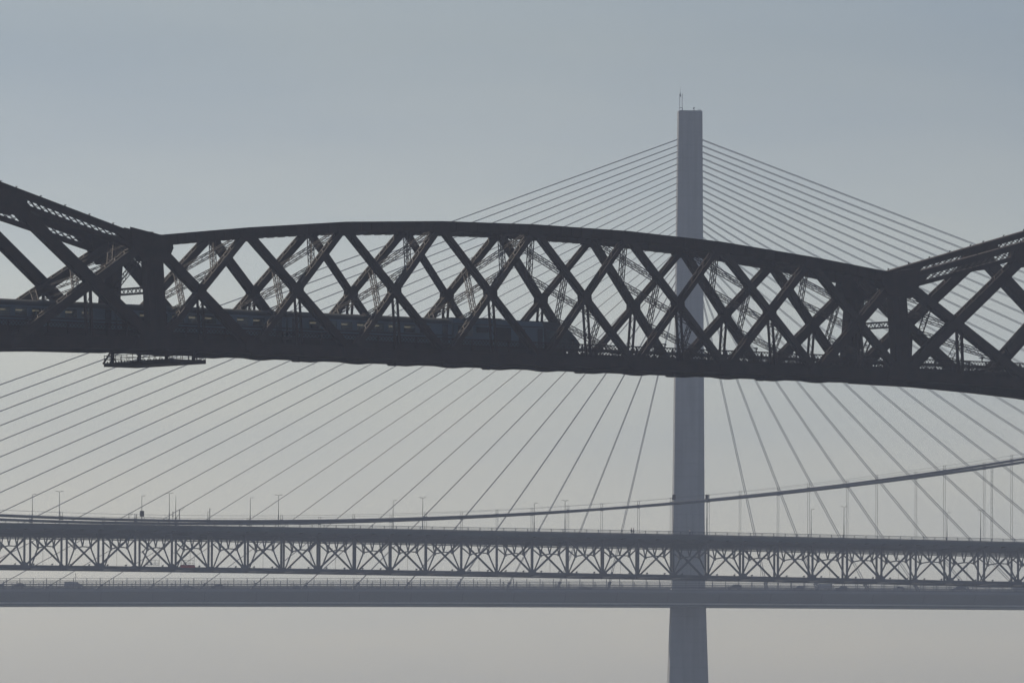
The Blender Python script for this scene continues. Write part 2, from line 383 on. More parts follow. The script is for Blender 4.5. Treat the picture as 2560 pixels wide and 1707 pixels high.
for k in range(1, 8):       # struts between the chords
    s = nodes_s[k]; z = topz(s) - .75
    lattice_box(P(s, z, -1, -.3), P(s, z, 1, -.3), .5, .5, ref=(1, 0, 0)).build('cross_strut', M_LACE, rb)
    if k < 8 and k > 0:
        mb = MB(); mb.box(s - .35, s + .35, -4.5, 4.5, 48.45, 49.2); mb.build('cross_girder', M_RAIL, rb)
for k in range(8):
    s = nodes_s[k] + PAN/2; mb = MB(); mb.box(s - .3, s + .3, -4.6, 4.6, 48.45, 49.2); mb.build('cross_girder', M_RAIL, rb)
for s in (-61.9, 61.9, -72.8, 72.8, -85, 85, -98, 98):
    mb = MB(); mb.box(s - .35, s + .35, -4.6, 4.6, 48.5 if abs(s) < 80 else 47.6, 49.2); mb.build('cross_girder', M_RAIL, rb)
for k in range(8):          # bottom laterals
    a, b = nodes_s[k], nodes_s[k+1]
    mb = MB(); mb.beam((a, -4.6, 49.05), (b, 4.6, 49.05), .3, .3, ref=(0, 0, 1)); mb.build('lateral_brace', M_RAIL, rb)
    mb = MB(); mb.beam((a, 4.6, 48.7), (b, -4.6, 48.7), .3, .3, ref=(0, 0, 1)); mb.build('lateral_brace', M_RAIL, rb)

# internal viaduct, decking, rails and parapets
for v in (-3.95, 3.95, -1.2, 1.2):
    mb = MB(); mb.box(-98, 98, v - .12, v + .12, 48.75 if abs(v) > 3 else 48.9, 49.62 if abs(v) > 3 else 49.25)
    if abs(v) > 3: mb.box(-98, 98, v - .28, v + .28, 49.62, 49.70); mb.box(-98, 98, v - .25, v + .25, 48.69, 48.75)
    s = -97
    while s < 97:
        mb.box(s - .05, s + .05, v - .2, v + .2, 48.78, 49.6 if abs(v) > 3 else 49.2); s += 1.667
    mb.build('deck_girder', M_RAIL, rb)
mb = MB(); mb.box(-98, 98, -3.8, 3.8, 49.27, 49.36); mb.build('deck_plate', M_DECK, rb)
for c in (-1.75, 1.75):
    for g in (-.72, .72):
        mb = MB(); mb.box(-98, 98, c + g - .035, c + g + .035, 49.42, 49.58); mb.box(-98, 98, c + g - .07, c + g + .07, 49.40, 49.43); mb.build('rail', M_STEELRAIL, rb)
    mb = MB(); s = -97.5
    while s < 97.5: mb.box(s - .12, s + .12, c - 1.2, c + 1.2, 49.365, 49.40); s += .75
    mb.build('sleepers', M_DECK, rb, kind='stuff')
for v in (-3.95, 3.95):
    for i in range(15):
        a = -98 + i * 196 / 15; b = a + 196 / 15; mb = MB()
        mb.box(a, b, v - .09, v + .09, 50.93, 51.06); mb.box(a, b, v - .05, v + .05, 50.18, 50.42); mb.box(a, b, v - .05, v + .05, 49.72, 49.80)
        s = a
        while s < b - .01:
            for z0, z1 in ((50.42, 50.93), (49.80, 50.18)):
                mb.beam((s, v, z0), (s + .46, v, z1), .07, .02); mb.beam((s, v, z1), (s + .46, v, z0), .07, .02)
            s += .4541
        for j in range(5): mb.box(a + j * 2.61 - .06, a + j * 2.61 + .06, v - .09, v + .09, 49.7, 51.0)
        mb.build('parapet_panel', M_RAIL, rb)
for s, z in ((5.2, 51.06), (18.5, 51.06), (31.9, 51.06), (66, 51.06)):  # hooded lamp brackets on the parapet
    mb = MB(); mb.beam((s, -3.95, z), (s, -3.95, z + .3), .1, .1); mb.poly([(s - .55, -4.05, z + .42), (s + .15, -4.05, z + .22), (s + .1, -4.05, z + .45)], (0, .2, 0)); mb.build('parapet_lamp', M_RAIL, rb)

# ------------------------------------------------------------------ train
tr = thing('passenger_train', 'dark blue passenger train with sloping nose crossing the railway bridge between its lattice girders', 'train', RO, RB)
V0 = -1.75
def section(z):      # half width of the body at height z (above rail 49.58)
    h = z - 49.58
    return 1.36 if h < 2.6 else 1.36 - .10 * ((h - 2.6) / .5) if h < 3.1 else 1.26 * math.sqrt(max(0, 1 - ((h - 3.1) / .72) ** 2))
def roof_mesh(s0, s1, lower=52.68):
    mb = MB(); zs = [lower, 52.85, 53.0, 53.12, 53.24, 53.33, 53.37]
    prof = [(V0 - section(z), z) for z in zs] + [(V0 + section(z), z) for z in reversed(zs)]
    prof[6] = (V0 - .45, 53.37); prof[7] = (V0 + .45, 53.37)
    mb.poly([(s0, y, z) for y, z in prof], (s1 - s0, 0, 0)); return mb
def bogie(s, parent, half=1.25):
    mb = MB()
    for v in (-1.05, 1.05): mb.box(s - half - .5, s + half + .5, V0 + v - .1, V0 + v + .1, 49.95, 50.25)
    mb.box(s - .4, s + .4, V0 - 1.1, V0 + 1.1, 50.0, 50.3); b = mb.build('bogie', M_UNDER, parent)
    for d in (-half, half):
        mb = MB(); mb.tube((s + d, V0 - .78, 50.04), (s + d, V0 - .66, 50.04), .45, 16); mb.tube((s + d, V0 + .66, 50.04), (s + d, V0 + .78, 50.04), .45, 16)
        mb.tube((s + d, V0 - .66, 50.04), (s + d, V0 + .66, 50.04), .09, 8); mb.build('wheelset', M_STEELRAIL, b)
def coach(s0, s1, doors=True):
    body = MB(); n = 8; a = s0 + 2.6; b = s1 - 2.6; p = (b - a) / n; ww = 1.55; z0, z1 = 51.55, 52.45
    for v in (-1, 1):
        y0, y1 = V0 + v * 1.30, V0 + v * 1.36; y0, y1 = min(y0, y1), max(y0, y1)
        body.box(s0, s1, y0, y1, 50.45, z0); body.box(s0, s1, y0, y1, z1, 52.68)
        x = s0
        for i in range(n):
            c = a + (i + .5) * p; body.box(x, c - ww / 2, y0, y1, z0, z1); x = c + ww / 2
        body.box(x, s1, y0, y1, z0, z1)
    body.box(s0, s0 + .08, V0 - 1.3, V0 + 1.3, 50.45, 52.68); body.box(s1 - .08, s1, V0 - 1.3, V0 + 1.3, 50.45, 52.68)
    body.box(s0, s1, V0 - 1.3, V0 + 1.3, 50.40, 50.55)
    c_ = body.build('carriage', M_TRAIN, tr)
    roof_mesh(s0, s1).build('roof', M_ROOF, c_)
    for v in (-1, 1):
        for i in range(n):
            c = a + (i + .5) * p; y = V0 + v * 1.335
            mb = MB(); mb.box(c - ww / 2, c + ww / 2, y - .01, y + .01, z0, z1); mb.build('window_pane', M_PANE, c_)
            mb = MB(); mb.box(c - ww/2, c + ww/2, V0 + v*1.362, V0 + v*1.372, z1 - .28, z1 - .25); mb.build('window_bar', M_TRAIN2, c_)
        for d in (s0 + .55, s1 - 1.35):
            mb = MB(); y = V0 + v * 1.372; mb.box(d, d + .8, y - .01, y + .01, 50.5, 52.6)
            mb.build('door', M_TRAIN2, c_)
            mb = MB(); y = V0 + v * 1.386; mb.box(d + .15, d + .65, y - .004, y + .004, 51.6, 52.4); mb.build('door_window', M_PANE, c_)
        mb = MB(); mb.box(s0, s1, V0 + v*1.361, V0 + v*1.366, 51.28, 51.5); mb.build('body_stripe', M_TRAIN2, c_)
    for i in range(n):
        c = a + (i + .5) * p
        mb = MB()
        for v in (-.85, .85):
            for d in (-.5, .3): mb.box(c + d, c + d + .18, V0 + v - .42, V0 + v + .42, 50.6, 51.95); mb.box(c + d - .3, c + d, V0 + v - .42, V0 + v + .42, 50.6, 51.05)
        if i not in (2, 5): mb.build('seat_row', M_WARMSEAT, c_)
        mb = MB(); mb.box(c - .40 + .2 * math.sin(c * 3), c + .40, V0 - .95, V0 - .70, 52.12, 52.26); mb.build('window_glint', M_GLINT, c_)  # added glowing blocks at window height imitate warm glints, not lamps
    mb = MB()
    for u0, u1 in ((5.2, 8.2), (9.0, 11.2), (12.4, 15.6)): mb.box(s0 + u0, s0 + u1, V0 - 1.2, V0 + 1.2, 49.85, 50.4)
    mb.build('underframe_equipment', M_UNDER, c_)
    for v in (-1, 1):
        mb = MB(); mb.box(s0 + .3, s1 - .3, V0 + v * 1.3 - .02, V0 + v * 1.3 + .02, 49.78, 50.44); mb.build('underside_light_block', M_UNDER, c_)  # added dark strips that shut out the light showing under the coaches
    bogie(s0 + 3.3, c_); bogie(s1 - 3.3, c_)
    mb = MB(); mb.box(s1, s1 + .32, V0 - .55, V0 + .55, 50.6, 52.6); mb.build('gangway', M_UNDER, c_)
coach(-34.0, -11.35); coach(-56.9, -34.3); coach(-79.8, -57.2); coach(-102.7, -80.1)
# leading power car, side profile drawn then extruded, nose narrowed
prof = [(-11.0, 50.45), (6.55, 50.45), (7.05, 50.75), (7.0, 51.25), (6.3, 51.9), (5.75, 52.35), (5.1, 52.95), (4.6, 53.25), (3.9, 53.4), (-11.0, 53.4)]
def wid(s, z): return section(min(z, 53.0)) * (1.0 if s < 3 else 1 - .22 * ((s - 3) / 4.05) ** 2)
def car_hull(name, prof, m_, parent):
    mb = MB(); k = len(prof)
    for yy in (-1, 1): mb.v += [(s, V0 + yy * wid(s, z) * (.80 if z > 53.2 else 1), z) for s, z in prof]
    mb.f.append(tuple(range(k))); mb.f.append(tuple(range(2*k-1, k-1, -1)))
    for i in range(k): mb.f.append((i, k + i, k + (i+1) % k, (i+1) % k))
    return mb.build(name, m_, parent)
pc = car_hull('power_car', [(-11.0, 50.45), (1.75, 50.45), (1.75, 52.85), (1.75, 53.4), (-11.0, 53.4), (-11.0, 52.85)], M_TRAIN, tr)
car_hull('nose', [(1.755, 50.45), (6.55, 50.45), (7.05, 50.75), (7.0, 51.25), (6.3, 51.9), (5.75, 52.35), (5.1, 52.95), (4.6, 53.25), (3.9, 53.4), (1.755, 53.4), (1.755, 52.85)], M_TRAIN2, pc)
for v in (-1, 1):
    mb = MB(); mb.box(-11, 1.75, V0 + v * 1.36 - .01, V0 + v * 1.36 + .01, 52.72, 52.85); mb.build('cantrail', M_TRAIN2, pc)
    mb = MB(); mb.box(-10.5, 5.0, V0 + v * 1.25 - .02, V0 + v * 1.25 + .02, 49.8, 50.44); mb.build('underside_light_block', M_UNDER, pc)  # second part: strip added to keep light out from under the power car
mb = MB(); mb.box(-11, 3.9, V0 - .9, V0 + .9, 53.38, 53.50); mb.box(-6.5, -3.8, V0 - .7, V0 + .7, 53.5, 53.62); mb.build('roof', M_ROOF, pc)
for a, b, z0, z1, nm, m_ in ((-5.4, -3.0, 50.95, 52.55, 'grille', M_UNDER), (-9.6, -8.4, 51.4, 52.4, 'window_pane', M_PANE), (-10.5, -9.75, 50.5, 52.6, 'door', M_TRAIN2),
                             (-1.9, -1.0, 50.5, 52.5, 'door', M_TRAIN2), (.8, 1.5, 50.5, 52.6, 'cab_door', M_TRAIN2), (2.0, 3.2, 51.6, 52.4, 'cab_window', M_PANE), (-7.9, -6.2, 51.9, 52.5, 'grille', M_UNDER)):
    for v in (-1, 1):
        mb = MB(); y = V0 + v * (1.375 if m_ != M_PANE else 1.372); w = wid(b, 51.5) / 1.36; y = V0 + (y - V0) * max(w, .99)
        mb.box(a, b, y - .012, y + .012, z0, z1)
        if nm == 'grille':
            z = z0 + .08
            while z < z1: mb.box(a, b, y + v * .012 - .012, y + v * .012 + .012, z, z + .035); z += .16
        mb.build(nm, m_, pc)
mb = MB(); mb.v = [(6.2, V0 - .95, 52.02), (6.2, V0 + .95, 52.02), (5.25, V0 + .95, 52.88), (5.25, V0 - .95, 52.88), (6.12, V0 - .95, 51.96), (6.12, V0 + .95, 51.96), (5.17, V0 + .95, 52.82), (5.17, V0 - .95, 52.82)]
mb.f = [(0, 1, 2, 3), (7, 6, 5, 4), (0, 4, 5, 1), (1, 5, 6, 2), (2, 6, 7, 3), (3, 7, 4, 0)]; mb.build('windscreen', M_PANE, pc)
for v in (-.7, .7):
    mb = MB(); mb.box(6.98, 7.08, V0 + v - .16, V0 + v + .16, 50.95, 51.15); mb.build('headlight', M_GALV, pc)
mb = MB(); mb.box(-6, 2, V0 - 1.1, V0 + 1.1, 49.85, 50.42); mb.build('underframe_equipment', M_UNDER, pc)
bogie(-7.6, pc); bogie(3.0, pc)

# ------------------------------------------------------------------ maintenance gantry slung under the bridge
gt = thing('maintenance_gantry', 'dark steel maintenance gantry slung under the railway bridge below its left end post', 'gantry', RO, RB)
mb = MB(); mb.box(-52.0, -47.6, -6.7, 6.7, 46.90, 47.0); mb.box(-52.0, -51.8, -6.7, 6.7, 46.9, 47.32); mb.box(-47.8, -47.6, -6.7, 6.7, 46.9, 47.32)
mb.box(-52.0, -47.6, 6.5, 6.7, 46.9, 47.3); mb.box(-52, -47.6, -6.7, -6.5, 46.9, 47.3)
mb.build('platform', M_RAIL, gt)
for s in (-52.0, -47.6):
    mb = MB(); v = -6.6
    while v < 6.7: mb.beam((s, v, 47.3), (s, v, 48.15), .05, .05); v += 1.1
    for z in (47.7, 48.1): mb.box(s - .03, s + .03, -6.7, 6.7, z - .03, z + .03)
    v = -6.6
    while v < 6.0: mb.beam((s, v, 47.1), (s, v + .28, 47.45), .06, .05, ref=(1, 0, 0)); mb.beam((s, v + .28, 47.45), (s, v + .56, 47.1), .06, .05, ref=(1, 0, 0)); v += .56
    mb.build('handrail', M_RAIL, gt)
for v in (-6.6, 6.6):
    mb = MB()
    for z in (47.7, 48.1): mb.box(-52, -47.6, v - .03, v + .03, z - .03, z + .03)
    for i in range(5): mb.beam((-52 + i * 1.1, v, 47.3), (-52 + i * 1.1, v, 48.1), .05, .05)
    mb.build('handrail', M_RAIL, gt)
for s, v in ((-51.6, 5.6), (-48.0, 5.6), (-51.6, -4.9), (-48.0, -4.9)):
    mb = MB(); mb.beam((s, v, 46.95), (s, v, 49.0), .3, .3); mb.beam((s + .5, v, 47.3), (s, v, 48.3), .08, .08); mb.build('hanging_leg', M_RAIL, gt)
mb = MB(); mb.beam((-52.1, 6.7, 47.2), (-51.5, 5.7, 48.9), .16, .16); mb.build('inclined_tie', M_RAIL, gt)
for s in (-51.6, -48.0): mb = MB(); mb.box(s - .12, s + .12, -5.2, 6.0, 48.28, 48.4); mb.build('runway_beam', M_RAIL, gt)

# ================================================================== 2. suspension road bridge
FB = math.radians(21.08); FO = (-3.39, 2047.26, 0)
fb = thing('suspension_bridge', 'grey suspension road bridge in the middle distance with sagging cables and trussed deck', 'bridge', FO, FB)
PF = 9.144
def zb(s): return 50.56 - .00002 * (s + 61) ** 2 + .02
def zt(s): return zb(s) + 8.4
I0, I1 = -4, 33
for side, v in ((0, 0.0), (1, 24.0)):
    for i in range(I0, I1):
        a, b = (i - 13) * PF, (i - 12) * PF
        for f_, nm, h in ((zb, 'bottom_chord', .66), (zt, 'top_chord', .66)):
            mb = MB(); mb.beam((a, v, f_(a)), (b, v, f_(b)), h, .55); mb.beam((a, v, f_(a)), (b, v, f_(b)), .05, .72, off=(h/2 + .02, 0)); mb.build(nm, M_ROAD, fb)
        up = (i % 2 == 1)        # top nodes at odd numbers
        mb = MB()
        p, q = ((a, v, zt(a)), (b, v, zb(b))) if up else ((a, v, zb(a)), (b, v, zt(b)))
        mb.beam(p, q, .40, .42); mb.build('diagonal', M_ROAD, fb)
    for i in range(I0, I1 + 1):
        s = (i - 13) * PF
        mb = MB(); mb.beam((s, v, zb(s)), (s, v, zt(s)), .42, .45); mb.build('vertical', M_ROAD, fb)
        mb = MB(); g = 1.0 if i % 2 == 0 else .55
        mb.poly([(s - g, v - .3, zb(s) - .3), (s + g, v - .3, zb(s) - .3), (s + g * .9, v - .3, zb(s) + .45), (s + g*.45, v - .3, zb(s) + (1.0 if g > .9 else .5)), (s - g*.45, v - .3, zb(s) + (1.0 if g > .9 else .5)), (s - g * .9, v - .3, zb(s) + .45)], (0, .6, 0))
        mb.build('gusset_plate', M_ROAD, fb)
# cross frames
for i in range(I0, I1 + 1):
    s = (i - 13) * PF; z0 = zb(s); mb = MB()
    K1, K2, KM = (5.9, z0 + 4.85), (18.1, z0 + 4.85), (12, z0 + 5.15)
    def bar(a, b, w=.26): mb.beam((s, a[0], a[1]), (s, b[0], b[1]), w, .26, ref=(1, 0, 0))
    bar((0.2, z0), K1); bar((23.8, z0), K2); bar(K1, KM); bar(KM, K2); bar(K1, (.1, z0 + 6.7)); bar(K2, (23.9, z0 + 6.7))
    for c, zc in (K1, KM, K2): bar((c, zc), (c - 1.65, z0 + 7.85), .2); bar((c, zc), (c + 1.65, z0 + 7.85), .2)
    mb.beam((s, 0, z0 + 7.95), (s, 24, z0 + 7.95), .32, .34, ref=(1, 0, 0))
    mb.beam((s, 0, z0 - .05), (s, 24, z0 - .05), .3, .3, ref=(1, 0, 0))
    for c, zc in (K1, K2): mb.box(s - .17, s + .17, c - .5, c + .5, zc - .35, zc + .35)
    mb.build('cross_frame', M_ROAD, fb)
SA, SB = (I0 - 13) * PF, (I1 - 13) * PF
def strip(name, m_, v0, v1, za, zc_, seg=12, f_=zb, **kw):
    mb = MB(); pts = [SA + (SB - SA) * j / seg for j in range(seg + 1)]
    for a, b in zip(pts, pts[1:]):
        mb.hexa([(a, v0, f_(a)+za), (b, v0, f_(b)+za), (b, v1, f_(b)+za), (a, v1, f_(a)+za), (a, v0, f_(a)+zc_), (b, v0, f_(b)+zc_), (b, v1, f_(b)+zc_), (a, v1, f_(a)+zc_)])
    return mb.build(name, m_, fb, **kw)
for v in (2, 5.4, 8.8, 15.2, 18.6, 22): strip('stringer', M_ROAD2, v - .14, v + .14, 8.12, 8.5)
for v in (.7, 6.2, 17.8, 23.3):
    for h in (7.0, 7.38, 7.76): strip('deck_lattice_rail', M_ROAD2, v - .06, v + .06, h, h + .14)
    mb = MB(); s = SA
    while s < SB: mb.box(s - .05, s + .05, v - .05, v + .05, zb(s) + 7.0, zb(s) + 8.4); s += PF / 4
    mb.build('deck_lattice_posts', M_ROAD2, fb, kind='stuff')
strip('roadway_slab', M_DECK, 1.2, 10.9, 9.02, 9.45); strip('roadway_slab', M_DECK, 13.1, 22.8, 9.02, 9.45)
strip('roadway_trough', M_ROAD2, 1.3, 10.8, 8.52, 9.0); strip('roadway_trough', M_ROAD2, 13.2, 22.7, 8.52, 9.0)
strip('footway_slab', M_DECK, -4.6, -.8, 9.3, 9.6); strip('footway_slab', M_DECK, 24.8, 28.6, 9.3, 9.6)
strip('fascia_girder', M_ROAD2, -4.8, -4.62, 8.75, 9.72); strip('fascia_girder', M_ROAD2, 28.62, 28.8, 8.75, 9.72)
strip('fascia_lip', M_ROAD, -4.9, -4.8, 9.60, 9.70)
for v in (-.9, 24.9): strip('footway_stringer', M_ROAD2, v - .1, v + .1, 8.8, 9.28)
for i in range(I0 * 2, I1 * 2):
    s = (i / 2 - 13) * PF
    for v0, v1 in ((-4.6, -.3), (24.3, 28.6)):
        mb = MB(); mb.hexa([(s-.1, v0, zb(s)+8.85), (s+.1, v0, zb(s)+8.85), (s+.1, v1, zb(s)+8.5), (s-.1, v1, zb(s)+8.5), (s-.1, v0, zb(s)+9.28), (s+.1, v0, zb(s)+9.28), (s+.1, v1, zb(s)+9.28), (s-.1, v1, zb(s)+9.28)])
        if v0 < 0 or i % 2 == 0: mb.build('footway_bracket', M_ROAD, fb)
for v in (-4.55, 28.55):
    strip('handrail', M_ROAD, v - .06, v + .06, 10.60, 10.72); strip('handrail', M_ROAD, v - .025, v + .025, 10.42, 10.45); strip('handrail', M_ROAD, v - .03, v + .03, 9.74, 9.78)
    mb = MB(); s = SA
    while s < SB: mb.box(s - .08, s + .08, v - .06, v + .06, zb(s) + 9.6, zb(s) + 10.66); s += PF / 3
    mb.build('railing_posts', M_ROAD, fb, kind='stuff')
    mb = MB(); s = SA
    while s < SB: mb.box(s - .026, s + .026, v - .015, v + .015, zb(s) + 9.76, zb(s) + 10.43); s += PF / 36
    mb.build('balusters', M_ROAD, fb, kind='stuff')
for v in (1.4, 10.6, 13.4, 22.6): strip('crash_barrier', M_ROAD, v - .08, v + .08, 9.95, 10.2)
for i in range(I0, I1):
    for u in (.25, .75):
        s = (i - 13 + u) * PF; z = zb(s) + .35
        mb = MB(); mb.box(s - .1, s + .1, -.1, .1, z, z + .12); mb.poly([(s - .3, -.15, z + .16), (s - .22, -.15, z + .1), (s + .22, -.15, z + .1), (s + .24, -.15, z + .38), (s + .02, -.15, z + .4)], (0, .3, 0)); mb.build('bracket_lamp', M_ROAD, fb)
    if i % 2 == 0:
        s = (i - 12.5) * PF; mb = MB(); mb.tube((s, 0, zb(s)), (s, 0, zb(s) + 3.9), .035, 6); mb.build('sag_rod', M_ROAD, fb)
# main cables, hangers, hand ropes
def zc(s): return 61.80 + .000355 * (s + 85) ** 2
for v in (0.0, 24.0):
    pts = [(s, v, zc(s)) for s in [SA - 60 + j * 6 for j in range(int((SB - SA + 130) / 6))]]
    mb = MB(); mb.path(pts, .325, 12); mb.build('main_cable', M_CABLE, fb, smooth=True)
    for d in (-.42, .42):
        mb = MB(); mb.path([(s, v + d, z + 1.3) for s, _, z in pts], .022, 5); mb.build('hand_rope', M_CABLE, fb)
    for i in range(I0 + 1, I1 + 1, 2):
        s = (i - 13) * PF
        for d in (-.23, .23):
            if zc(s) - zt(s) > .5:
                mb = MB(); mb.tube((s + d, v, zt(s)), (s + d, v, zc(s)), .042, 6); mb.build('hanger_rope', M_CABLE, fb)
            mb = MB(); mb.beam((s + d, v, zc(s)), (s + d, v, zc(s) + 1.45), .07, .1); mb.beam((s + d, v - .42, zc(s) + 1.3), (s + d, v + .42, zc(s) + 1.3), .06, .06); mb.build('stanchion', M_CABLE, fb)
        mb = MB(); mb.beam((s - .32, v, zc(s)-.02), (s + .32, v, zc(s)-.02), .82, .5); mb.build('cable_band', M_CABLE, fb)
mb = MB()
for d in (-.2, .2): mb.beam((-46.9 + d, 1.2, zb(-47)), (-46.9 + d, 1.2, zb(-47) + 7.2), .05, .05)
for j in range(20): mb.beam((-47.1, 1.2, zb(-47) + .4 + j * .34), (-46.7, 1.2, zb(-47) + .4 + j * .34), .04, .04)
mb.build('ladder', M_ROAD, fb)
mb = MB(); 
for d in (-.22, .22): mb.beam((129.9 + d, -.4, zt(130)), (129.9 + d, -.4, zc(130)), .07, .07)
j = zt(130)
while j < zc(130): mb.beam((129.6, -.4, j), (130.2, -.4, j), .08, .08); j += 1.1
mb.build('cable_ladder', M_ROAD, fb)

# lamp posts standing on the suspension bridge
ORD = ['first', 'second', 'third', 'fourth', 'fifth', 'sixth', 'seventh', 'eighth', 'ninth', 'tenth', 'eleventh', 'twelfth']
def lamp_post(s, v, arms, i, label, box=None, top=None, group='lamp posts along the suspension bridge'):
    base = zb(s) + 9.45; H = (top or (base + 8.25)) - base
    p = Matrix.Rotation(FB, 4, 'Z') @ Vector((s, v, base)) + Vector(FO)
    t = thing('lamp_post', label, 'lamp post', p, FB, group)
    mb = MB(); mb.tube((0, 0, 0), (0, 0, H * .45), .125, 8, .11); mb.tube((0, 0, H * .45), (0, 0, H), .08, 8, .055); mb.build('pole', M_ROAD, t)
    if arms is not None:
        for a in arms:
            mb = MB(); mb.beam((0, 0, H - .02), (a * .55, 0, H + .05), .07, .07); mb.build('arm', M_ROAD, t)
            mb = MB(); mb.poly([(a * .4, -.12, H + .0), (a * .95, -.12, H + .05), (a * .95, -.12, H + .12), (a * .4, -.12, H + .14)], (0, .24, 0)); mb.build('lantern', M_ROAD, t)
    if box:
        z0, z1, w = box; mb = MB(); mb.box(-w/2, w/2, -.3, -.12, z0 - base, z1 - base); mb.build('sign_box', M_DARK, t)
        mb = MB(); mb.box(-w/2 - .04, w/2 + .04, -.12, -.02, z0 - base + .1, z1 - base - .1); mb.build('sign_bracket', M_ROAD, t)
near = [-110, -82.7, -55.3, -18.7, 17.9, 91, 127.5]; far = [-109.5, -82.05, -54.6, -18.0, 18.6, 91.8, 128.4]
for i, s in enumerate(near):
    lamp_post(s, 0.9, (-1, 1), i, f'tall two-armed lamp post, {ORD[i]} from the left among those with a T-shaped top')
for i, s in enumerate(far):
    if i == 1: continue
    j = i if i == 0 else i - 1
    lamp_post(s, 23.2, (1,), i, f'slim single-arm lamp post, {ORD[j]} from the left of the single-arm row without a box')
lamp_post(far[1], 23.2, (1,), 1, 'single-arm lamp post with a dark rectangular box halfway up its pole', box=(63.4, 64.75, .95))
lamp_post(54.8, 0.9, None, 0, 'short armless post topped by a dark box just right of the tall concrete tower', box=(68.95, 70.25, .75), top=70.2)
lamp_post(55.3, 23.4, None, 0, 'short armless post topped by a dark box just left of the tall concrete tower', box=(69.6, 70.9, .75), top=70.85)

def on_fb(s, v, z): return Matrix.Rotation(FB, 4, 'Z') @ Vector((s, v, z)) + Vector(FO)
# masts by the cable low point
t = thing('instrument_mast', 'tapering instrument mast with a leaning brace above the low point of the suspension cable', 'mast', on_fb(-81.1, .9, zc(-81)), FB)
h0 = zc(-81)
mb = MB(); mb.tube((0, 0, 0), (0, 0, 67.8 - h0), .11, 8, .03); mb.build('pole', M_ROAD, t)
mb = MB(); mb.beam((-.4, 0, .1), (.75, 0, 1.5), .09, .09); mb.build('brace', M_ROAD, t)
t = thing('instrument_post', 'square post with a forked arm reaching right beside the tapering mast on the cable', 'post', on_fb(-80.3, .5, zc(-80)), FB)
mb = MB(); mb.beam((0, 0, 0), (0, 0, 2.7), .14, .14); mb.build('pole', M_ROAD, t)
mb = MB(); mb.beam((0, 0, 2.3), (.85, 0, 2.62), .07, .07); mb.beam((0, 0, 2.62), (.5, 0, 2.62), .05, .05); mb.beam((.9, 0, 2.6), (.9, 0, 3.2), .05, .05); mb.beam((.9, 0, 3.0), (1.2, 0, 3.1), .05, .05); mb.build('arm', M_ROAD, t)
t = thing('beacon_post', 'short post with a rounded beacon head between the lamp post and the tapering mast', 'post', on_fb(-81.8, .9, zc(-81)), FB)
mb = MB(); mb.tube((0, 0, 0), (0, 0, 2.0), .06, 8); mb.build('pole', M_ROAD, t); mb = MB(); mb.tube((0, 0, .9), (0, 0, 1.5), .12, 8); mb.tube((0, 0, 1.9), (0, 0, 2.15), .13, 10, .08); mb.build('beacon_head', M_DARK, t)
t = thing('instrument_post', 'small post with a forked arm left of the boxed lamp post on the cable', 'post', on_fb(-92.9, .5, zc(-93)), FB)
mb = MB(); mb.beam((0, 0, 0), (0, 0, 1.7), .1, .1); mb.build('pole', M_ROAD, t); mb = MB(); mb.beam((0, 0, .9), (.9, 0, 1.35), .05, .05); mb.beam((0, 0, 1.35), (.9, 0, 1.38), .05, .05); mb.beam((.9, 0, 1.2), (.9, 0, 1.75), .04, .04); mb.build('arm', M_ROAD, t)
t = thing('signal_frame', 'narrow inverted U frame with a beacon standing on the suspension cable', 'frame', on_fb(-73.0, .3, zc(-73)), FB)
mb = MB(); mb.beam((-.25, 0, 0), (-.25, 0, 2.3), .1, .1); mb.beam((.22, 0, 0), (.22, 0, 2.8), .13, .13); mb.beam((-.25, 0, 2.25), (.22, 0, 2.25), .07, .07); mb.build('frame', M_ROAD, t)
mb = MB(); mb.tube((.22, 0, 2.8), (.22, 0, 3.05), .13, 10, .07); mb.build('beacon_head', M_DARK, t)
t = thing('cable_walkway', 'thin handrail of a short walkway hugging the suspension cable beside the boxed lamp post', 'handrail', on_fb(-91.5, .6, zc(-91)), FB)
mb = MB(); pts = [(0, 0), (0, .75), (1.2, .78), (6.8, .66), (8.0, .55), (8.6, .35), (8.9, .05)]
for (a, za), (b, zb_) in zip(pts, pts[1:]): mb.beam((a, 0, za), (b, 0, zb_), .07, .07)
mb.build('rail', M_ROAD, t)
mb = MB()
for a in (.25, .6, 2.5, 4.8): mb.beam((a, 0, 0), (a, 0, 1.3 if a < 1 else .7), .06, .06)
mb.build('stanchions', M_ROAD, t)

# access platforms inside the truss
def platform(s, z, w, red, label):
    t = thing('access_platform', label, 'platform', on_fb(s, -.35, z), FB)
    mb = MB(); mb.box(0, w, -.6, .3, 0, .12); mb.build('floor', M_GALV, t)
    if red: mb = MB(); mb.box(-.25, w + .15, -.74, -.66, -.62, .02); mb.build('side_panel', M_RED, t)
    mb = MB()
    for x in (0, w * .33, w * .66, w): mb.beam((x, -.6, 0), (x, -.6, 1.25), .06, .06); mb.beam((x, .3, 0), (x, .3, 1.25), .06, .06)
    for h in (.5, 1.2):
        for y in (-.6, .3): mb.beam((0, y, h), (w, y, h), .05, .05)
    mb.build('guard_rail', M_GALV, t)
    mb = MB(); mb.beam((w, -.6, 0), (w, -.6, 3.3), .06, .06); mb.build('mast_pole', M_GALV, t)
    mb = MB(); mb.beam((-1.2, .1, 3.3), (w * .45, .1, .1), .3, .2); mb.beam((-1.9, .1, 2.9), (-1.0, .1, 2.9), .12, .12); mb.beam((-1.0, .1, 3.1), (1.6, .1, 6.2), .22, .2); mb.build('folding_boom', M_ROAD, t)
platform(-80.2, 51.30, 3.2, True, 'access platform with a faded red side panel on the suspension bridge truss')
platform(-88.6, 51.22, 2.9, False, 'plain access platform without red panel on the truss bottom chord, left of the red one')

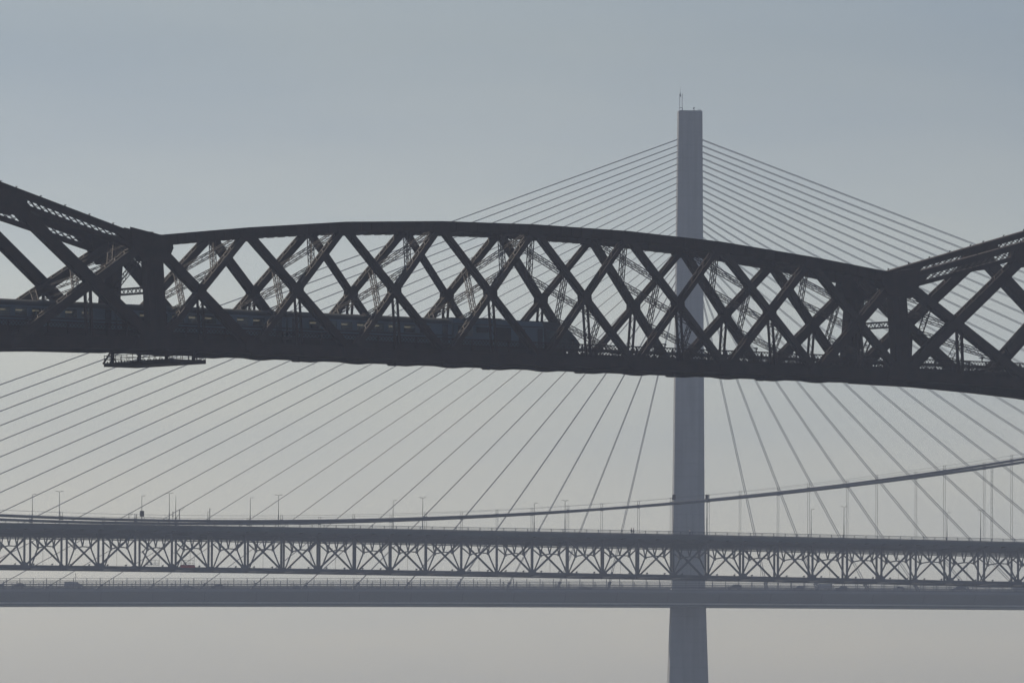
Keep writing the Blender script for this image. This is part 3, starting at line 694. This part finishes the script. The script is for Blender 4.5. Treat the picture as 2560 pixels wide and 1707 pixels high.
# ------------------------------------------------------------------ people on the footway
def person(s, v, label, top, legs, hairc, walk=1, pole=False):
    base = on_fb(s, v, zb(s) + 9.6); t = thing('person', label, 'person', base, FB)
    w = walk
    V = [(0, 0, .95), (0, 0, 1.2), (.01, 0, 1.42), (.02, 0, 1.52), (.03, 0, 1.60), (.03, 0, 1.74),
         (0, .10, .90), (.16 * w, .11, .50), (.10 * w, .11, .08), (.24 * w, .11, .03),
         (0, -.10, .90), (-.02 * w, -.11, .48), (-.26 * w, -.11, .12), (-.16 * w, -.11, .04),
         (0, .19, 1.40), (-.08 * w, .24, 1.12), (.06 * w, .25, .90), (0, -.19, 1.40), (.08 * w, -.24, 1.12), (.22 * w, -.25, .93)]
    E_ = [(0, 1), (1, 2), (2, 3), (3, 4), (4, 5), (0, 6), (6, 7), (7, 8), (8, 9), (0, 10), (10, 11), (11, 12), (12, 13), (2, 14), (14, 15), (15, 16), (2, 17), (17, 18), (18, 19)]
    R_ = [.14, .13, .15, .06, .085, .09, .09, .065, .045, .04, .09, .065, .045, .04, .06, .045, .035, .06, .045, .035]
    def mk(name, verts, edges, rad, m_):
        me = bpy.data.meshes.new(name); me.from_pydata(verts, edges, []); o = bpy.data.objects.new(name, me); col.objects.link(o); o.parent = t
        o.modifiers.new('skin', 'SKIN'); o.modifiers.new('sub', 'SUBSURF').levels = 1; me.materials.append(m_)
        if not me.skin_vertices:
            import bmesh
            bm = bmesh.new(); bm.from_mesh(me); bm.verts.layers.skin.verify(); bm.to_mesh(me); bm.free()
        d = me.skin_vertices[0].data
        for i, r in enumerate(rad): d[i].radius = (r, r); d[i].use_root = (i == 0)
        return o
    mk('body', V, E_, R_, MSKIN)
    J = [0, 1, 2, 14, 15, 17, 18]; mk('jacket', [V[j] for j in J], [(0, 1), (1, 2), (2, 3), (3, 4), (2, 5), (5, 6)], [R_[j] + .022 for j in J], top)
    J = [0, 6, 7, 8, 10, 11, 12]; mk('trousers', [V[j] for j in J], [(0, 1), (1, 2), (2, 3), (0, 4), (4, 5), (5, 6)], [R_[j] + .02 for j in J], legs)
    mb = MB(); mb.tube((-.0, 0, 1.66), (.01, 0, 1.80), .105, 10, .05); mb.build('hair', hairc, t)
MSKIN = mat('skin', (.45, .28, .2), .6); MJ1 = mat('dark_jacket', (.03, .03, .04), .9); MJ2 = mat('pale_jacket', (.6, .55, .55), .9); MT = mat('dark_trousers', (.03, .03, .05), .9); MH = mat('brown_hair', (.04, .025, .015), .8)
person(33.4, -3.4, 'person in dark clothes on the suspension bridge footway, left of the pair beside the tower', MJ1, MT, MH)
person(34.1, -3.0, 'person in dark clothes on the suspension bridge footway, right of the pair beside the tower', MJ1, MT, MH, -1)
person(48.6, -3.4, 'person in a pale jacket on the suspension bridge footway, seen against the concrete tower', MJ2, MT, MH)

# ================================================================== 3. cable-stayed road bridge
QB = math.radians(4.6); QO = (56.02, 2697.3, 0)
qb = thing('cable_stayed_bridge', 'pale cable-stayed road bridge farthest away, with one tall slim concrete tower and fans of stays', 'bridge', QO, QB)
def zq(s): return 60.42 - .000016 * (s - 50) ** 2
# tower: tapering chamfered shaft
lev = [(0, 8.2, 5.0), (31.4, 6.28, 3.6), (55, 5.5, 3.0), (62, 5.25, 2.85), (82.8, 4.98, 2.75), (139.8, 4.5, 2.5), (180, 4.12, 2.4), (212.35, 3.83, 2.3)]
mb = MB(); ch = .28
for z, a, b in lev:
    a -= .04
    mb.v += [(-a, -b+ch, z), (-a+ch*.3, -b, z), (a-ch*.3, -b, z), (a, -b+ch, z), (a, b-ch, z), (a-ch*.3, b, z), (-a+ch*.3, b, z), (-a, b-ch, z)]
for j in range(len(lev) - 1):
    for i in range(8): mb.f.append((j*8+i, j*8+(i+1) % 8, (j+1)*8+(i+1) % 8, (j+1)*8+i))
mb.f.append(tuple(range((len(lev)-1)*8, len(lev)*8))); mb.build('tower', M_CONC, qb)
mb = MB(); mb.box(-3.5, 3.5, -2.0, 2.0, 212.35, 212.5); mb.build('roof_slab', M_CONC, qb)
mb = MB()
for x in (-3.3, -2.5): mb.tube((x, -.5, 212.4), (x, -.5, 217.9), .075, 6)
mb.beam((-3.3, -.5, 213.4), (-2.4, -.5, 213.4), .18, .18); mb.tube((-2.45, -.5, 212.4), (-2.45, -.5, 213.4), .13, 6)
for j in range(8): mb.beam((-3.3, -.5, 213.9 + j * .5), (-2.5, -.5, 213.9 + (j + .0) * .5), .03, .03)
mb.tube((-3.08, -.5, 217.0), (-3.08, -.5, 220.4), .05, 6, .03); mb.tube((-3.1, -.5, 217.0), (-3.05, -.5, 218.3), .2, 6, .04); mb.build('lattice_mast', M_GALV, qb)
mb = MB(); mb.tube((1.2, -1, 212.5), (1.2, -1, 213.3), .12, 6); mb.poly([(.9, -1.1, 213.1), (1.25, -1.1, 213.05), (1.55, -1.1, 213.65), (1.0, -1.1, 213.5)], (0, .4, 0)); mb.build('floodlight', M_GALV, qb)
mb = MB()
for x in (2.3, 2.7, 3.0, 3.3): mb.beam((x, -1.5, 212.5), (x, -1.5, 212.95), .06, .06)
mb.beam((2.3, -1.5, 212.9), (3.4, -1.5, 212.7), .05, .05); mb.build('roof_handrail', M_GALV, qb)
# deck
def qstrip(name, m_, sec, s0=-410, s1=410, seg=20, **kw):
    mb = MB(); k = len(sec)
    for j in range(seg + 1):
        s = s0 + (s1 - s0) * j / seg
        mb.v += [(s, v, zq(s) + z) for v, z in sec]
    for j in range(seg):
        for i in range(k): mb.f.append((j*k+i, j*k+(i+1) % k, (j+1)*k+(i+1) % k, (j+1)*k+i))
    mb.f.append(tuple(range(k-1, -1, -1))); mb.f.append(tuple(range(seg*k, (seg+1)*k)))
    return mb.build(name, m_, qb, **kw)
qstrip('deck_box', M_QSTEEL, [(-19.9, -.95), (-13.2, -4.35), (-12.9, -4.95), (12.9, -4.95), (13.2, -4.35), (19.9, -.95)])
qstrip('deck_edge', M_QSTEEL, [(-19.95, 0), (-19.95, -.94), (-19.4, -1.0), (19.4, -1.0), (19.95, -.94), (19.95, 0)])
qstrip('road_surface', M_DECK, [(-19.3, .004), (-19.3, .1), (-3.4, .42), (3.4, .42), (19.3, .1), (19.3, .004)])
qstrip('soffit_rail', M_PALE, [(-14.5, -3.95), (-14.5, -4.42), (-13.5, -4.42), (-13.5, -3.95)])
for j in range(-18, 12):                         # joints between the deck segments
    s = 8.1 + 16.17 * j
    mb = MB(); z = zq(s); mb.hexa([(s-.08, -19.93, z-1.0), (s+.08, -19.93, z-1.0), (s+.08, -13.3, z-4.4), (s-.08, -13.3, z-4.4), (s-.08, -19.9, z-.9), (s+.08, -19.9, z-.9), (s+.08, -13.1, z-4.3), (s-.08, -13.1, z-4.3)]); mb.build('segment_joint', M_QRAIL, qb)
# wind shields and parapets
PSP = 4.173
for v in (-19.7, 19.7):
    for nm, z0, z1, t_ in (('wind_louvre', 3.32, 3.42, .03), ('wind_louvre', 2.72, 2.83, .03), ('wind_louvre', 2.12, 2.30, .03), ('parapet_rail', 1.46, 1.68, .06), ('wind_louvre', .95, 1.07, .03), ('parapet_rail', .52, .62, .05)):
        qstrip(nm, M_QRAIL, [(v - t_, z0), (v - t_, z1), (v + t_, z1), (v + t_, z0)], -300, 200, 16)
    for j in range(-68, 46):
        s = -2.7 + j * PSP
        if abs(v) > 0 and -290 < s < 190:
            mb = MB(); mb.hexa([(s-.13, v-.14, zq(s)), (s+.13, v-.14, zq(s)), (s+.13, v+.14, zq(s)), (s-.13, v+.14, zq(s)), (s-.10, v-.10, zq(s)+3.4), (s+.10, v-.10, zq(s)+3.4), (s+.10, v+.10, zq(s)+3.4), (s-.10, v+.10, zq(s)+3.4)]); mb.build('shield_post', M_QRAIL, qb)
    mb = MB(); s = -299
    while s < 199: mb.box(s - .03, s + .03, v - .03, v + .03, zq(s), zq(s) + .95); s += .70
    mb.build('parapet_balusters', M_QRAIL, qb, kind='stuff')
for v in (-3.2, 3.2, -16.2, 16.2):
    qstrip('safety_barrier', M_QRAIL, [(v - .05, .95), (v - .05, 1.2), (v + .05, 1.2), (v + .05, .95)], -300, 200, 16)
    mb = MB(); s = -299
    while s < 199: mb.box(s - .06, s + .06, v - .06, v + .06, zq(s) + .2, zq(s) + (2.3 if int(s / 4.18) != int((s + 1) / 4.18) and abs(v) < 4 else 1.2)); s += 2.09
    mb.build('barrier_posts', M_QRAIL, qb, kind='stuff')
# stays
for plane in (-2.6, 2.6):
    for k in range(24):
        zt_ = 154.7 + (49 / 386) * (18.5 * k - .075 * k * k)
        for sg in (-1, 1):
            s = sg * (25.25 + 16.17 * k) - .1
            a = 4.1 - (zt_ - 150) * .004; p = Vector((sg * (a - .2), plane * .5, zt_ - .25)); q = Vector((s, plane, zq(s) + .5))
            n = 6; L_ = (q - p).length; pts = []
            for i in range(n + 1):
                u = i / n; c = p.lerp(q, u); c.z -= .0022 * L_ * 4 * u * (1 - u) * .5 * (abs(q.x - p.x) / L_); pts.append(c)
            mb = MB(); mb.path(pts, .10, 6); mb.build('stay_cable', M_STAY, qb, smooth=True)
            d = (p - q).normalized()
            if -300 < s < 200:
                mb = MB(); mb.tube(q - Vector((0, 0, .3)), q + d * 2.2, .30, 8, .22); mb.beam(q + d * 2.1, q + d * 2.5, .75, .6); mb.build('stay_anchorage', M_QRAIL, qb)
# camera mast on the deck at left
p = Matrix.Rotation(QB, 4, 'Z') @ Vector((-193.5, -3.3, zq(-193) + .4)) + Vector(QO)
t = thing('camera_mast', 'thin mast with a small crossarm standing on the farthest bridge deck at left', 'mast', p, QB)
mb = MB(); mb.tube((0, 0, 0), (0, 0, 4.6), .1, 8, .05); mb.build('pole', M_QRAIL, t); mb = MB(); mb.beam((-.55, 0, 3.7), (.7, 0, 3.75), .07, .07); mb.tube((.0, 0, 4.5), (0, 0, 4.8), .14, 8); mb.build('crossarm', M_QRAIL, t)
# right-hand deck gantry marker posts
# ------------------------------------------------------------------ traffic
def car(s, v, kind, paint, label, flip=1):
    p = Matrix.Rotation(QB, 4, 'Z') @ Vector((s, v, zq(s) + .42 - .020 * (abs(v) - 3.4))) + Vector(QO)
    t = thing({'car': 'car', 'suv': 'car', 'van': 'van', 'hatch': 'car'}[kind], label, 'van' if kind == 'van' else 'car', p, QB + (0 if flip > 0 else math.pi), 'traffic on the cable-stayed bridge')
    if kind == 'car':
        Lh, H = 2.25, 1.46; body = [(-2.25, .35), (2.2, .35), (2.25, .65), (2.15, .82), (1.2, .95), (.95, .98), (-1.5, 1.0), (-2.15, .98), (-2.25, .7)]
        cab = [(1.15, .95), (.35, 1.40), (-.1, 1.46), (-.9, 1.42), (-1.75, 1.0)]
    elif kind == 'hatch':
        Lh, H = 1.95, 1.5; body = [(-1.95, .35), (1.9, .35), (1.98, .65), (1.85, .85), (1.0, .98), (-1.85, 1.02), (-1.95, .7)]
        cab = [(1.05, .96), (.35, 1.42), (-.3, 1.5), (-1.35, 1.46), (-1.85, 1.0)]
    elif kind == 'suv':
        Lh, H = 2.3, 1.75; body = [(-2.3, .45), (2.25, .45), (2.32, .8), (2.2, 1.0), (1.1, 1.12), (-2.2, 1.15), (-2.3, .8)]
        cab = [(1.15, 1.1), (.45, 1.66), (-.2, 1.75), (-1.8, 1.72), (-2.2, 1.15)]
    else:
        Lh, H = 2.9, 2.2; body = [(-2.9, .45), (2.85, .45), (2.92, .9), (2.8, 1.15), (2.0, 1.3), (-2.85, 1.3), (-2.9, .8)]
        cab = [(2.05, 1.28), (1.35, 2.05), (1.0, 2.2), (-2.7, 2.2), (-2.85, 1.3)]
    mb = MB(); k = len(body); mb.poly([(a, -.86, b) for a, b in body], (0, 1.72, 0)); bo = mb.build('body', paint, t)
    mb = MB(); k = len(cab)
    mb.v = [(a, (-.80 if b < H * .72 else -.64), b) for a, b in cab] + [(a, (.80 if b < H * .72 else .64), b) for a, b in cab]
    mb.f = [tuple(range(k)), tuple(range(2*k-1, k-1, -1))] + [(i, k+i, k+(i+1) % k, (i+1) % k) for i in range(k)]
    mb.build('cabin', paint, t)
    zl, zh = cab[0][1] + .06, H - .12
    w0, w1 = (cab[-1][0] + .5, cab[0][0] - .45) if kind != 'van' else (.95, 1.7)
    for y in (-1, 1):
        for a, b in (((w0, (w0 + w1) / 2 - .05), ((w0 + w1) / 2 + .05, w1)) if kind != 'van' else ((w0, w1),)):
            mb = MB(); mb.v = [(a, y * .81, zl), (b, y * .81, zl), (b - .2, y * .665, zh), (a + .1, y * .665, zh)]; mb.poly([(a, y*.812, zl), (b, y*.812, zl), (b - .22, y*.672, zh), (a + .08, y*.672, zh)], (0, y * .01, 0)); mb.v = mb.v; mb.build('window', M_CGLASS, t)
    for x in (-Lh * .62, Lh * .64):
        for y in (-1, 1):
            mb = MB(); mb.tube((x, y * .68, .33), (x, y * .90, .33), .33, 14); w = mb.build('wheel', M_RUB, t)
            mb = MB(); mb.tube((x, y * .88, .33), (x, y * .91, .33), .19, 10); mb.build('rim', M_GALV, w)
    for y in (-.6, .6):
        mb = MB(); mb.box(Lh - .12, Lh + .05, y - .16, y + .16, .66, .80); mb.build('headlight', M_GALV, t)
        mb = MB(); mb.box(-Lh - .03, -Lh + .1, y - .16, y + .16, .72, .88); mb.build('tail_light', M_RED, t)
def paint(n, c): return mat(n, c, .3, .2, .05)
PD = paint('dark_grey_car_paint', (.06, .065, .07)); PB = paint('blue_car_paint', (.06, .08, .12)); PS = paint('silver_car_paint', (.18, .19, .2)); PW = paint('white_van_paint', (.35, .35, .36))
for s, v, kd, pt, lb, fl in (
    (-211.9, -12, 'suv', PD, 'dark boxy car on the farthest bridge, leftmost one fully in view', -1),
    (-217.6, -12, 'car', PB, 'dark car cut off by the left edge of the picture on the farthest bridge', -1),
    (-194.5, -12, 'van', PS, 'silver van beside the thin camera mast on the farthest bridge', 1),
    (-157.6, 9, 'hatch', PS, 'small silver car just left of a sloping stay on the farthest bridge left of centre', 1),
    (-149.2, -12, 'car', PD, 'dark rounded saloon car just right of the small silver car left of centre', -1),
    (-122.8, 9, 'hatch', PB, 'small blue car on the farthest bridge, alone between the left saloon and the centre', 1),
    (-31.9, 9, 'car', PD, 'dark saloon on the farthest bridge left of the concrete tower', 1),
    (13.4, -12, 'suv', PD, 'dark tall car on the farthest bridge just right of the concrete tower', -1),
    (33.8, -12, 'hatch', PD, 'dark hatchback on the farthest bridge directly left of the white van', -1),
    (41.6, -12, 'van', PW, 'white van on the farthest bridge between two dark cars right of the tower', -1),
    (47.6, -10, 'hatch', PB, 'blue hatchback on the farthest bridge directly right of the white van', -1),
    (65.6, -12, 'car', PS, 'silver saloon on the farthest bridge between the white van and the right edge', -1),
    (84.4, -12, 'suv', PB, 'blue tall car on the farthest bridge, second from the right edge', -1),
    (104.5, -12, 'van', PS, 'silver van on the farthest bridge nearest the right edge', -1)):
    car(s, v, kd, pt, lb, fl)

# ------------------------------------------------------------------ haze
hm = bpy.data.materials.new('air_haze'); hm.use_nodes = True; n_ = hm.node_tree; n_.nodes.remove(n_.nodes['Principled BSDF'])
pv = n_.nodes.new('ShaderNodeVolumePrincipled'); pv.inputs['Density'].default_value = 1.35e-4; pv.inputs['Color'].default_value = (.67, .77, 1.0, 1); pv.inputs['Anisotropy'].default_value = 0.0
n_.links.new(pv.outputs[0], n_.nodes['Material Output'].inputs['Volume'])
mb = MB(); mb.box(-8050, 8050, -1550, 5550, -1.0, 226); ho = mb.build('haze', hm); ho['kind'] = 'stuff'
